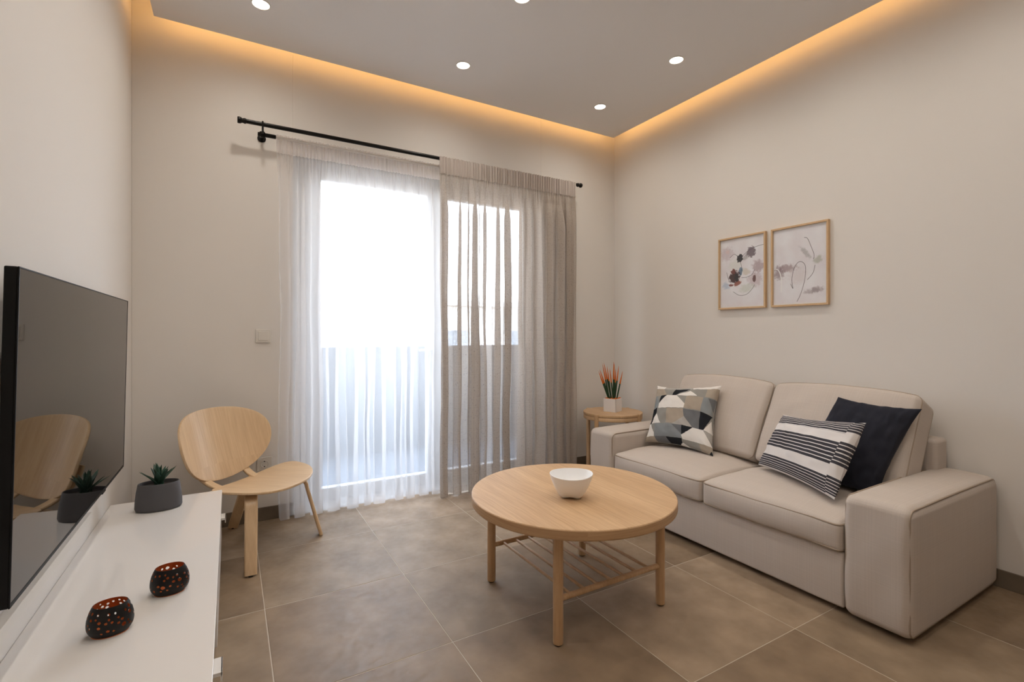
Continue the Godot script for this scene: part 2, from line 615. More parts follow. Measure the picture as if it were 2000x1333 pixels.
func build_door() -> void:
	# two glazed leaves in a light frame
	var f0 := 3.47
	var f1 := 3.55
	var d := struct("window_1", spans([[0.348, 0.40, 0.0, 2.33, f0, f1], [2.198, 2.25, 0.0, 2.33, f0, f1], [0.40, 2.198, 2.28, 2.33, f0, f1], [0.40, 2.198, 0.0, 0.03, f0, f1]], 0.004, 2), M.door_frame, "light frame of the double balcony door")
	for leaf in [[0.402, 1.345, 0.53, 1.285], [1.347, 2.196, 1.42, 2.12]]:
		var o := part(d, "door_leaf", spans([[leaf[0], leaf[2], 0.032, 2.278, f0 + 0.01, f1 - 0.01], [leaf[3], leaf[1], 0.032, 2.278, f0 + 0.01, f1 - 0.01], [leaf[2], leaf[3], 2.20, 2.278, f0 + 0.01, f1 - 0.01], [leaf[2], leaf[3], 0.032, 0.115, f0 + 0.01, f1 - 0.01]], 0.004, 2), M.door_frame)
		part(o, "pane", spans([[leaf[2] - 0.005, leaf[3] + 0.005, 0.11, 2.205, f0 + 0.037, f0 + 0.041]], 0.0005), M.glass)
	var h := part(d, "door_handle", spans([[1.300, 1.330, 0.95, 1.09, f0 - 0.004, f0 + 0.012]], 0.003, 2), M.door_frame)
	part(h, "lever", bar(W(1.315, 1.04, f0 - 0.045), W(1.20, 1.04, f0 - 0.045), 0.009), M.door_frame)
	struct("trim_2", spans([[0.348, 2.25, -0.001, 0.006, BACK, f1 + 0.10]]), M.door_frame, "pale stone sill under the balcony door")


func build_outside() -> void:
	struct("floor_balcony", spans([[-1.5, 4.0, -0.15, 0.03, 3.65, 4.62]]), M.balcony, "pale balcony floor outside the glass door")
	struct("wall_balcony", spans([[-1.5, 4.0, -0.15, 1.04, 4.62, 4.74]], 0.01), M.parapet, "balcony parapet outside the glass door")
	struct("ceiling_balcony", spans([[-1.5, 4.0, 2.78, 2.95, 3.65, 4.74]]), M.facade, "underside of the balcony above the door")
	var b := thing("white_building", "white flat-roofed building across the street, seen through the sheer curtain", "building", W(3.0, -4.0, 16.0))
	part(b, "wall", spans([[-7.0, 9.0, 0.0, 6.15, 0.0, 5.0]], 0.02), M.facade)
	part(b, "roof_edge", spans([[-7.15, 9.15, 6.15, 6.35, -0.15, 5.0]], 0.02), M.facade)
	for x in [-4.6, -2.0, 0.55, 3.4, 6.0]:
		var w := part(b, "window", spans([[x, x + 1.1, 4.1, 5.35, -0.03, 0.05]], 0.01), M.facade)
		part(w, "pane", spans([[x + 0.07, x + 1.03, 4.17, 5.28, -0.045, 0.0]], 0.005), M.facade_glass)


func build_cove() -> void:
	# warm strips lying on the hanging panel, shining at the walls through the gap
	var y := 2.950
	var edge := 0.010
	var runs := [
		["along the window wall", W((-0.362 + 2.95) / 2.0, y, 3.29 - edge), 3.30, 0.0, W(0, 0, 1)],
		["along the sofa wall", W(2.95 - edge, y, 0.6), 5.37, PI / 2.0, W(1, 0, 0)],
		["along the television wall", W(-0.362 + edge, y, 0.6), 5.37, PI / 2.0, W(-1, 0, 0)],
	]
	for r in runs:
		var m := MB.new()
		m.rbox(Vector3.ZERO, Vector3(r[2], 0.012, 0.012), 0.003, 1)
		var o := single("led_strip", m.mesh(), M.strip_glow, r[1] - Vector3(0, 0.004, 0), "warm light strip hidden in the ceiling gap %s" % r[0], "light strip", "cove light strips")
		o.rotation.y = r[3]
		var l := AreaLight3D.new()
		l.name = "strip_light"
		l.area_size = Vector2(r[2], 0.018)
		l.light_color = Color(1.0, 0.775, 0.48)
		l.light_energy = COVE * r[2] / 3.3
		l.area_range = 12.0
		l.shadow_enabled = true
		add_child(l, true)
		var to: Vector3 = r[4]
		l.look_at_from_position(r[1] + to * 0.012 + Vector3(0, 0.012, 0), r[1] + to * 1.0 + Vector3(0, 0.15, 0), Vector3.UP)


func build_downlights() -> void:
	var m := MB.new()
	m.lathe([Vector2(0.046, 0.0), Vector2(0.046, -0.003), Vector2(0.044, -0.005), Vector2(0.042, -0.005), Vector2(0.041, -0.002), Vector2(0.041, 0.0)], 32)
	var ring := m.mesh()
	var g := MB.new()
	g.lathe([Vector2(0.0, -0.0035), Vector2(0.037, -0.0035), Vector2(0.0405, -0.002), Vector2(0.0405, 0.0)], 32)
	var glow := g.mesh()
	var names := {
		Vector2i(0, 0): "round ceiling downlight at the top left, beside the television wall",
		Vector2i(1, 0): "round ceiling downlight above the middle of the curtain rod",
		Vector2i(2, 0): "smallest round ceiling downlight, nearest the corner of the sofa wall",
		Vector2i(1, 1): "round ceiling downlight cut by the top edge of the picture",
		Vector2i(2, 1): "round ceiling downlight above the sofa, rightmost in the picture",
	}
	for a in 3:
		for b in 5:
			var at := W([0.141, 1.307, 2.453][a], SOFFIT, 2.885 - 0.735 * b)
			var t := thing("ceiling_downlight", names.get(Vector2i(a, b), "round ceiling downlight out of view nearer the viewer"), "ceiling light", at, 0.0, "ceiling downlights")
			part(t, "trim_ring", ring, M.white_paint)
			part(t, "lamp_disc", glow, M.lamp_glow)
			var l := SpotLight3D.new()
			l.name = "downlight"
			l.light_energy = LAMP
			l.light_color = Color(1.0, 0.965, 0.92)
			l.spot_range = 12.0
			l.spot_attenuation = 2.0
			l.spot_angle = 84.0
			l.spot_angle_attenuation = 1.0
			l.light_size = 0.04
			l.shadow_enabled = true
			add_child(l, true)
			l.position = at + Vector3(0, -0.012, 0)
			l.rotation_degrees = Vector3(-90, 0, 0)


# ---------------------------------------------------------------- furniture
func piping_loop(hx: float, hz: float, r: float, f: Callable, rad := 0.004) -> ArrayMesh:
	# cord along a rounded rectangle (x, z), each point passed through f
	var pts := []
	var n := 14
	for c in 4:
		var cxx: float = (hx - r) * [1, -1, -1, 1][c]
		var cz: float = (hz - r) * [1, 1, -1, -1][c]
		for k in 5:
			var a := PI / 2.0 * (c + k / 4.0)
			pts.append(Vector2(cxx + cos(a) * r, cz + sin(a) * r))
		var nx := Vector2((hx - r) * [-1, -1, 1, 1][c], (hz - r) * [1, -1, -1, 1][c])
		var a2 := PI / 2.0 * (c + 1)
		var to := nx + Vector2(cos(a2), sin(a2)) * r
		var from: Vector2 = pts[pts.size() - 1]
		for k in range(1, n):
			pts.append(from.lerp(to, float(k) / n))
	pts.append(pts[0])
	var path := []
	for p in pts:
		path.append(f.call(p))
	var b := MB.new()
	b.tube(path, rad, 6)
	return b.mesh()


func build_sofa() -> void:
	var base := W(2.61, 0.0, 1.741)
	var s := thing("sofa", "greige fabric two-seat sofa with wide box arms against the right wall", "sofa", base)
	var wob := noise(51, 2.2, 2)
	# base between the arms
	var m := MB.new()
	m.soft_box(Vector3(0.84, 0.235, 1.37), 0.012, 6, func(p, q): return p + Vector3(-0.004 * (1.0 - q.y * q.y), 0, 0))
	part(s, "base_frame", m.mesh(), M.sofa, W(2.61, 0.1425, 1.735) - base)
	for x in [2.28, 2.95]:
		for f in [0.90, 2.58]:
			part(s, "foot", rb(Vector3(0.06, 0.03, 0.06), 0.004), M.black_plastic, W(x, 0.015, f) - base)
	# arms
	for side in [-1.0, 1.0]:
		var fa := 0.927 if side < 0 else 2.549
		m = MB.new()
		m.soft_box(Vector3(0.875, 0.488, 0.236), 0.035, 10, func(p, q):
			var o: Vector3 = p
			o.y += 0.014 * (1.0 - q.z * q.z) * (1.0 if q.y > 0.5 else 0.0) * (1.0 - q.x * q.x * 0.6)
			o.x -= 0.006 * (1.0 - q.y * q.y) * (1.0 if q.x < -0.5 else 0.0)
			if absf(q.z) > 0.8:
				o.z += signf(q.z) * 0.006 * (1.0 - q.y * q.y) * (1.0 - q.x * q.x)
			o.x += 0.006 * wob.get_noise_3d(p.x * 2, p.y * 2, p.z * 2 + side)
			return o)
		var arm := part(s, "arm", m.mesh(), M.sofa, W(2.607, 0.262, fa) - base)
		for edge in [-1.0, 1.0]:
			part(arm, "piping", piping_loop(0.428, 0.235, 0.035, func(p):
				var y: float = p.y + (0.006 if p.y > 0.2 else 0.0) * (1.0 - pow(p.x / 0.44, 2) * 0.6)
				return Vector3(p.x - 0.0015, y, edge * 0.107), 0.0038), M.piping)
	# back frame
	m = MB.new()
	m.soft_box(Vector3(0.13, 0.40, 1.50), 0.02, 6, func(p, q): return p)
	part(s, "back_frame", m.mesh(), M.sofa, W(2.978, 0.455, 1.741) - base)
	# seat cushions
	for k in 2:
		var fc: float = [1.392, 2.079][k]
		var wid := 0.683
		m = MB.new()
		var dome := func(p, q):
			var o: Vector3 = p
			var puff := pow(maxf(0.0, 1.0 - q.x * q.x), 0.55) * pow(maxf(0.0, 1.0 - q.z * q.z), 0.5)
			if q.y > 0: o.y += 0.052 * puff
			o.y += 0.006 * wob.get_noise_3d(p.x * 1.5 + k * 7.0, 0, p.z * 1.5)
			if q.x < 0: o.x -= 0.016 * (1.0 - q.y * q.y) * (1.0 - pow(q.z, 4))
			return o
		m.soft_box(Vector3(0.72, 0.122, wid), 0.022, 16, dome)
		var c := part(s, "seat_cushion", m.mesh(), M.sofa, W(2.532, 0.317, fc) - base)
		for lev in [0.052, -0.052]:
			part(c, "piping", piping_loop(0.356, wid / 2.0 - 0.003, 0.024, func(p): return Vector3(p.x - (0.004 if p.x < -0.3 else 0.0), lev + 0.002 + 0.006 * wob.get_noise_3d(p.x * 1.5 + k * 7.0, 0, p.y * 1.5), p.y)), M.piping)
	# back cushions, leaning on the back frame
	for k in 2:
		var fc: float = [1.381, 2.092][k]
		var wid: float = [0.722, 0.682][k]
		m = MB.new()
		m.soft_box(Vector3(0.17, 0.50, wid), 0.03, 14, func(p, q):
			var o: Vector3 = p
			var puff := pow(maxf(0.0, 1.0 - q.y * q.y), 0.6) * pow(maxf(0.0, 1.0 - q.z * q.z), 0.6)
			o.x += (-0.045 if q.x < 0 else 0.01) * puff * absf(q.x)
			if q.y > 0: o.y += 0.012 * (1.0 - q.z * q.z) - 0.012 * pow(absf(q.z), 3)
			o.x += 0.008 * wob.get_noise_3d(k * 5.0, p.y * 2.0, p.z * 2.0)
			return o)
		var c := part(s, "back_cushion", m.mesh(), M.sofa, W(2.812, 0.620, fc) - base)
		c.rotation.z = -deg_to_rad(27.0)
		for lev in [-0.066, 0.066]:
			part(c, "piping", piping_loop(0.247, wid / 2.0 - 0.004, 0.03, func(p):
				var y: float = p.x
				if y > 0.2: y += 0.012 * (1.0 - pow(p.y / (wid / 2.0), 2)) - 0.012 * pow(absf(p.y / (wid / 2.0)), 3)
				return Vector3(lev - 0.002 + 0.008 * wob.get_noise_3d(k * 5.0, p.x * 2.0, p.y * 2.0), y, p.y)), M.piping)


func edge_band(r: float, y0: float, y1: float) -> ArrayMesh:
	# thin veneer strip round a table top, its grain running along the strip
	var b := MB.new()
	var prof := [Vector2(r - 0.002, y0), Vector2(r, y0 + 0.001), Vector2(r + 0.0008, y0 + 0.003), Vector2(r + 0.0008, y1 - 0.003), Vector2(r, y1 - 0.001), Vector2(r - 0.002, y1)]
	b.lathe(prof, 96)
	for k in b.t.size():
		b.t[k] = Vector2((b.v[k].y - y0) * 1.6, b.t[k].x * 3.0)
	return flip(b.mesh())


func build_coffee_table() -> void:
	var at := W(1.33, 0.0, 1.756)
	var t := thing("coffee_table", "round oak coffee table with slatted shelf in front of the sofa", "coffee table", at)
	var m := MB.new()
	m.lathe([Vector2(0.0, 0.419), Vector2(0.20, 0.419), Vector2(0.446, 0.419), Vector2(0.4492, 0.421), Vector2(0.45, 0.425), Vector2(0.45, 0.440), Vector2(0.45, 0.455), Vector2(0.449, 0.4585), Vector2(0.4465, 0.4600), Vector2(0.43, 0.4602), Vector2(0.2, 0.4602), Vector2(0.0, 0.4602)].map(func(p): return p), 96)
	var top := part(t, "table_top", flip(m.mesh()), M.oak)
	part(top, "edge_band", edge_band(0.45, 0.4225, 0.4575), M.oak_edge)
	for a in [-1.0, 1.0]:
		for b in [-1.0, 1.0]:
			var lg := part(t, "leg", bar(Vector3(0, 0.004, 0), Vector3(0, 0.4195, 0), 0.0195, 20), M.oak, W(0.268 * a, 0, 0.268 * b))
			part(lg, "foot_pad", bar(Vector3(0, 0, 0), Vector3(0, 0.006, 0), 0.014, 14), M.rubber)
	for b in [-1.0, 1.0]:
		part(t, "stretcher", bar(W(-0.268, 0.17, 0.268 * b), W(0.268, 0.17, 0.268 * b), 0.0115, 14), M.oak)
	for k in 7:
		var x := -0.205 + 0.41 * k / 6.0
		part(t, "slat", bar(W(x, 0.17, -0.262), W(x, 0.17, 0.262), 0.0062, 10), M.oak)


func flip(mesh: ArrayMesh) -> ArrayMesh:
	# the same surface looking the other way
	var a := mesh.surface_get_arrays(0)
	var idx: PackedInt32Array = a[Mesh.ARRAY_INDEX]
	for k in range(0, idx.size(), 3):
		var s := idx[k + 1]
		idx[k + 1] = idx[k + 2]
		idx[k + 2] = s
	var nn: PackedVector3Array = a[Mesh.ARRAY_NORMAL]
	for k in nn.size():
		nn[k] = -nn[k]
	a[Mesh.ARRAY_INDEX] = idx
	a[Mesh.ARRAY_NORMAL] = nn
	var m := ArrayMesh.new()
	m.add_surface_from_arrays(Mesh.PRIMITIVE_TRIANGLES, a)
	return m


func build_bench() -> void:
	var at := W(-0.254, 0.0, 1.90)
	var b := thing("television_bench", "long low white glossy media bench along the left wall", "media bench", at)
	var o := -at
	part(b, "top_panel", spans([[LEFT + 0.001, -0.034, 0.358, 0.380, 0.90, 2.84]], 0.0015, 2), M.white_gloss, o)
	part(b, "carcass", spans([[LEFT + 0.003, -0.062, 0.15, 0.358, 0.91, 2.83]], 0.0015), M.white_side, o)
	for x in [-0.40, -0.12]:
		for f in [1.0, 1.87, 2.72]:
			part(b, "leg", spans([[x - 0.02, x + 0.02, 0.0, 0.15, f - 0.02, f + 0.02]], 0.003), M.white_side, o)
	for d in [[1.862, 2.832, 0.0, 2.70], [0.905, 1.845, -0.018, 1.49]]:
		var door := part(b, "door", spans([[-0.060 + d[2], -0.036 + d[2], 0.136, 0.352, d[0], d[1]]], 0.0015, 2), M.white_side, o)
		part(door, "handle", spans([[-0.037 + d[2], -0.017, 0.284, 0.294, d[3] - 0.035, d[3] + 0.035], [-0.021, -0.017, 0.270, 0.294, d[3] - 0.035, d[3] + 0.035]], 0.001), M.white_paint)
	single("cable_trunking", spans([[LEFT, LEFT + 0.026, 0.462, 0.495, 1.0, 2.37]], 0.0015), M.plastic, Vector3.ZERO, "slim white cable trunking on the wall just below the television", "cable trunking")


func build_television() -> void:
	var t := thing("television", "black flat-screen television mounted on the left wall above the bench", "television", W(-0.404, 0.947, 2.035))
	t.rotation.z = -deg_to_rad(1.2)
	part(t, "housing", rb(Vector3(0.022, 0.718, 1.26), 0.003), M.black_plastic)
	part(t, "screen", rb(Vector3(0.0016, 0.706, 1.252), 0.0006, 1), M.screen, Vector3(0.0118, 0.003, 0))
	part(t, "bezel", spans([[0.0105, 0.0135, -0.359, -0.350, -0.63, 0.63], [0.0105, 0.0135, 0.356, 0.359, -0.63, 0.63], [0.0105, 0.0135, -0.359, 0.359, 0.626, 0.63], [0.0105, 0.0135, -0.359, 0.359, -0.63, -0.626]], 0.0005), M.black_plastic)
	part(t, "sensor", rb(Vector3(0.010, 0.010, 0.05), 0.002), M.black_plastic, W(0.008, -0.362, 0.26))
	part(t, "electronics_cover", rb(Vector3(0.022, 0.42, 0.90), 0.006), M.black_plastic, Vector3(-0.020, -0.08, 0))
	part(t, "wall_mount", rb(Vector3(0.044, 0.24, 0.36), 0.003), M.black_metal, Vector3(-0.047, 0.0, 0))


func build_chair() -> void:
	# local axes: x to the far side, z backwards, seen along the chair's own front
	var ang := atan2(0.685, 0.729)
	var c := thing("easy_chair", "light oak veneer easy chair with curved oval backrest beside the curtain", "easy chair", W(0.27, 0.0, 2.815), ang)
	# u = local x, w (towards the back) = local -z
	var se := func(a: float, e: float) -> Vector2:
		return Vector2(signf(cos(a)) * pow(absf(cos(a)), 2.0 / e), signf(sin(a)) * pow(absf(sin(a)), 2.0 / e))
	var shell := func(f: Callable, thick: float, exponent: float) -> ArrayMesh:
		# sheet of plywood over a superelliptic disc, f(x, y) gives [point, normal]
		var b := MB.new()
		var rows := 18
		b.grid(72, rows * 2 + 4, func(u, w):
			var k := roundi(w * (rows * 2 + 4))
			var rad := 1.0
			var off := 0.0
			if k <= rows:
				rad = float(k) / rows * 0.992; off = 0.5
			elif k >= rows + 4:
				rad = float(rows * 2 + 4 - k) / rows * 0.992; off = -0.5
			else:
				rad = [0.992, 0.998, 1.0, 0.998][k - rows]
				off = [0.5, 0.35, 0.0, -0.35][k - rows]
			var p: Vector2 = se.call(u * TAU, lerpf(2.0, exponent, rad))
			var r: Array = f.call(p.x * rad, p.y * rad)
			return r[0] + r[1] * off * thick, true)
		return b.mesh()
	var seat_f := func(x: float, y: float) -> Array:
		var uu := 0.296 * x * (1.0 + 0.207 * y) if x > 0.0 else 0.240 * x * (1.0 + 0.02 * y)
		var ww := 0.164 + 0.199 * y
		var yl := 0.352 - 0.199 * y * tan(0.047) + uu * uu / 2.4
		return [Vector3(uu + 0.005, yl, -ww), Vector3(-uu / 1.2, 1.0, -0.047).normalized()]
	part(c, "seat", shell.call(seat_f, 0.012, 2.67), M.veneer)
	var rec := 0.289
	var back_f := func(x: float, y: float) -> Array:
		var arc := 0.314 * x * (1.0 + 0.043 * y)
		var vv := 0.20 * y
		var big := 0.461
		var phi := arc / big
		var fw := big * (1.0 - cos(phi))
		var w := 0.478 + vv * sin(rec) - fw * cos(rec)
		var yl := 0.556 + vv * cos(rec) + fw * sin(rec)
		var nn := Vector3(-sin(phi), cos(phi) * sin(rec), cos(phi) * cos(rec))
		return [Vector3(big * sin(phi) - 0.009, yl, -w), nn]
	part(c, "backrest", shell.call(back_f, 0.013, 2.1), M.veneer)
	# two bent strips crossing below the seat, each a front leg and the rear leg opposite
	for s in [-1.0, 1.0]:
		var foot_f := Vector3(0.2535 * s, 0.006, 0.0)
		var foot_r := Vector3(-0.18 * s, 0.006, -0.565)
		var top_f := Vector3(0.198 * s, 0.345, -0.052)
		var top_r := Vector3(-0.135 * s, 0.330, -0.40)
		var pts := []
		for k in 5: pts.append(foot_f.lerp(top_f + Vector3(0, -0.055, 0), k / 4.0))
		for k in range(1, 6):
			var q := k / 5.0
			var a := top_f + Vector3(0, -0.055, 0)
			var mid := top_f + Vector3(0, 0.0, 0)
			var e := top_f.lerp(top_r, 0.16)
			pts.append(a.lerp(mid, q).lerp(mid.lerp(e, q), q))
		for k in range(1, 4): pts.append(top_f.lerp(top_r, 0.16 + 0.68 * k / 3.0) + Vector3(0, (-0.013 if s > 0 else 0.0) * sin(k / 3.0 * PI), 0))
		for k in range(1, 6):
			var q := k / 5.0
			var a := top_f.lerp(top_r, 0.84)
			var e := top_r + (foot_r - top_r) * 0.16
			pts.append(a.lerp(top_r, q).lerp(top_r.lerp(e, q), q))
		for k in range(1, 5): pts.append((top_r + (foot_r - top_r) * 0.16).lerp(foot_r, k / 4.0))
		var across := (top_r - top_f).cross(Vector3.UP).normalized()
		var b := MB.new()
		b.strip(pts, across, 0.062, 0.020, func(t): return 1.0 - 0.10 * absf(t - 0.5) * 2.0)
		var lg := part(c, "leg", b.mesh(), M.veneer)
		for foot in [foot_f, foot_r]:
			part(lg, "foot_pad", bar(foot + Vector3(0, -0.006, 0), foot + Vector3(0, 0.002, 0), 0.011, 12), M.rubber)
	# two bent strips carrying the backrest
	for s in [-1.0, 1.0]:
		var p0 := Vector3(0.10 * s, 0.340, -0.20)
		var p1 := Vector3(0.13 * s, 0.325, -0.47)
		var p2 := Vector3(0.15 * s, 0.52, -0.495)
		var pts := []
		for k in 13:
			var q := k / 12.0
			pts.append(p0.lerp(p1, q).lerp(p1.lerp(p2, q), q))
		var b := MB.new()
		b.strip(pts, Vector3(1, 0, 0), 0.045, 0.016)
		part(c, "back_support", b.mesh(), M.veneer)


func build_side_table() -> void:
	var at := W(2.735, 0.0, 3.06)
	var t := thing("side_table", "small round oak side table in the corner behind the sofa arm", "side table", at)
	var m := MB.new()
	m.lathe([Vector2(0.0, 0.500), Vector2(0.236, 0.500), Vector2(0.239, 0.502), Vector2(0.24, 0.506), Vector2(0.24, 0.518), Vector2(0.2385, 0.5215), Vector2(0.236, 0.5225), Vector2(0.12, 0.5225), Vector2(0.0, 0.5225)], 64)
	part(t, "table_top", flip(m.mesh()), M.oak)
	var ring := MB.new()
	ring.lathe([Vector2(0.232, 0.470), Vector2(0.2365, 0.470), Vector2(0.238, 0.473), Vector2(0.238, 0.5), Vector2(0.218, 0.5), Vector2(0.218, 0.472), Vector2(0.222, 0.470), Vector2(0.232, 0.470)], 64)
	part(t, "apron", flip(ring.mesh()), M.oak)
	for k in 4:
		var a := deg_to_rad([197.0, 287.0, 17.0, 107.0][k])
		part(t, "leg", bar(Vector3(0, 0.0, 0), Vector3(0, 0.524, 0), 0.017, 16), M.oak, W(cos(a) * 0.24, 0, sin(a) * 0.24))


# ---------------------------------------------------------------- curtains
func cloth(x0: float, x1: float, depth: float, top: float, bottom: float, folds: float, amp: float, loop: float, seed_: int, head: float, gathers: float, cols: int, rows: int, from := 0.0, to := 1.0) -> ArrayMesh:
	var nz := noise(seed_, 1.0, 2)
	var wide := x1 - x0
	var unit := wide / folds / TAU
	var b := MB.new()
	var height := top - bottom
	b.grid(cols, rows, func(s, r):
		var down: float = lerpf(from, to, r)
		var drop := down * height
		var grow := smoothstep(head * 0.8, head + 0.30, drop)
		var phase: float = TAU * (folds * s + 0.42 * nz.get_noise_2d(s * folds * 0.55, 3.0))
		var mod: float = 0.85 + 0.75 * nz.get_noise_2d(s * folds * 0.8, 9.0 + drop * 0.25)
		var big := sin(phase)
		var x: float = x0 + wide * s - loop * unit * grow * mod * sin(2.0 * phase)
		x += 0.012 * nz.get_noise_2d(s * 5.0, drop * 0.9 + 30.0) * smoothstep(0.1, 1.2, drop)
		var f: float = depth - amp * (0.10 + 0.90 * grow) * mod * big
		var tight := 1.0 - smoothstep(head * 0.9, head + 0.16, drop)
		f -= tight * 0.0065 * sin(TAU * gathers * s + 2.0 * nz.get_noise_1d(s * 40.0))
		var y: float = top - drop
		if down > 0.999: y += 0.004 * nz.get_noise_1d(s * 30.0 + 5.0)
		return W(x, y, f))
	return b.mesh()


func build_curtains() -> void:
	# rod with brackets
	var r := thing("curtain_rod", "black metal curtain rod above the balcony door", "curtain rod", W(1.31, 2.422, 3.28))
	part(r, "rod", bar(W(-1.245, 0, 0), W(1.245, 0, 0), 0.0125, 16), M.black_metal)
	for s in [-1.0, 1.0]:
		var m := MB.new()
		var pts := []
		var radii := [0.0125, 0.016, 0.0165, 0.014, 0.0135, 0.018, 0.0195, 0.0195, 0.018]
		for k in radii.size():
			pts.append(W(s * (1.225 + 0.006 * k), 0, 0))
		m.tube(pts, 1.0, 16, func(t): return radii[roundi(t * (radii.size() - 1))])
		part(r, "finial", m.mesh(), M.black_metal)
		var bracket := part(r, "bracket", bar(W(s * 1.14, -0.045, -0.012), W(s * 1.14, -0.045, 0.12), 0.007, 10), M.black_metal)
		part(bracket, "rod_ring", torus(0.0155, 0.005, W(s * 1.14, 0, 0)), M.black_metal)
		part(bracket, "post", bar(W(s * 1.14, -0.016, 0), W(s * 1.14, -0.05, 0.0), 0.006, 10), M.black_metal)
		part(bracket, "wall_plate", bar(W(s * 1.14, -0.045, 0.113), W(s * 1.14, -0.045, 0.12), 0.024, 18), M.black_metal)
		part(bracket, "cup", bar(W(s * 1.155, -0.046, 0.045), W(s * 1.125, -0.046, 0.045), 0.019, 14), M.black_metal)
	var r2 := thing("curtain_rod", "thinner inner rod carrying the sheer curtain behind the black rod", "curtain rod", W(1.31, 2.376, 3.325))
	part(r2, "rod", bar(W(-1.10, 0, 0), W(1.10, 0, 0), 0.009, 12), M.white_paint)
	part(r2, "end_sleeve", bar(W(-1.165, 0, 0), W(-1.065, 0, 0), 0.0125, 12), M.black_metal)

	# sheer curtain in front of the left leaf
	var sh := thing("sheer_curtain", "white translucent sheer curtain hanging before the left glass door", "curtain", W(0.80, 0.0, 3.335))
	var o := -W(0.80, 0.0, 3.335)
	part(sh, "fabric", cloth(0.250, 1.335, 3.345, 2.395, 0.006, 10.5, 0.028, 1.25, 61, 0.10, 52.0, 640, 44), M.sheer, o)
	var hd := part(sh, "gathered_heading", cloth(0.250, 1.335, 3.338, 2.398, 0.006, 10.5, 0.028, 1.25, 61, 0.10, 52.0, 640, 4, 0.0, 0.047), M.sheer_heading, o)
	tag(hd, "tightly gathered band along the top")
	var hm := part(sh, "hem", cloth(0.250, 1.335, 3.344, 2.395, 0.006, 10.5, 0.028, 1.25, 61, 0.10, 52.0, 640, 2, 0.972, 1.0), M.sheer, o)
	tag(hm, "doubled hem along the floor")

	# linen drape in front of the right leaf
	var dr := thing("linen_drape", "taupe linen drape drawn over the right glass door", "curtain", W(1.88, 0.0, 3.25))
	o = -W(1.88, 0.0, 3.25)
	part(dr, "fabric", cloth(1.285, 2.495, 3.240, 2.418, 0.008, 12.0, 0.042, 1.45, 83, 0.11, 54.0, 760, 44), M.drape, o)
	hd = part(dr, "gathered_heading", cloth(1.285, 2.495, 3.233, 2.422, 0.008, 12.0, 0.042, 1.45, 83, 0.11, 54.0, 760, 4, 0.0, 0.05), M.drape_heading, o)
	tag(hd, "tightly gathered band along the top")
	for k in 15:
		part(dr, "ring", torus(0.0175, 0.0022, W(1.31 + 1.16 * k / 14.0, 2.419, 3.28)), M.black_metal, o)


func torus(big: float, small: float, at: Vector3) -> ArrayMesh:
	var b := MB.new()
	b.grid(24, 8, func(u, w):
		var a: float = u * TAU
		var c: float = w * TAU
		var q: float = big + small * cos(c)
		return at + Vector3(small * sin(c), q * cos(a), q * sin(a)), true)
	return b.mesh()


# ---------------------------------------------------------------- pictures
func stroke(im: Image, pts: Array, width: float, c: Color) -> void:
	for k in pts.size() - 1:
		var steps := int(pts[k].distance_to(pts[k + 1]) * 1.5) + 1
		for s in steps:
			blob(im, pts[k].lerp(pts[k + 1], float(s) / steps), Vector2(width, width), 0.0, c, 0.6)


func blob(im: Image, at: Vector2, r: Vector2, turn: float, c: Color, hard := 0.5, nz: FastNoiseLite = null) -> void:
	var reach := maxf(r.x, r.y) * 1.4 + 1.0
	for y in range(maxi(0, int(at.y - reach)), mini(im.get_height(), int(at.y + reach) + 1)):
		for x in range(maxi(0, int(at.x - reach)), mini(im.get_width(), int(at.x + reach) + 1)):
			var d := (Vector2(x + 0.5, y + 0.5) - at).rotated(-turn) / r
			var q := d.length()
			if nz: q += 0.35 * nz.get_noise_2d(x * 0.05, y * 0.05) + 0.2 * nz.get_noise_2d(x * 0.25, y * 0.06)
			var a := (1.0 - smoothstep(hard, 1.0, q)) * c.a
			if a > 0.0:
				im.set_pixel(x, y, im.get_pixel(x, y).lerp(Color(c.r, c.g, c.b), a))


func curve(pts: Array) -> Array:
	var out := []
	for k in pts.size() - 1:
		var a: Vector2 = pts[maxi(0, k - 1)]
		var b: Vector2 = pts[k]
		var c: Vector2 = pts[k + 1]
		var d: Vector2 = pts[mini(pts.size() - 1, k + 2)]
		for s in 10:
			out.append(b.cubic_interpolate(c, a, d, s / 10.0))
	out.append(pts[pts.size() - 1])
	return out


func v2(list: Array) -> Array:
	# pairs in hundredths of the sheet
	var out := []
	for k in range(0, list.size(), 2):
		out.append(Vector2(list[k] * 2.6, list[k + 1] * 3.8))
	return out


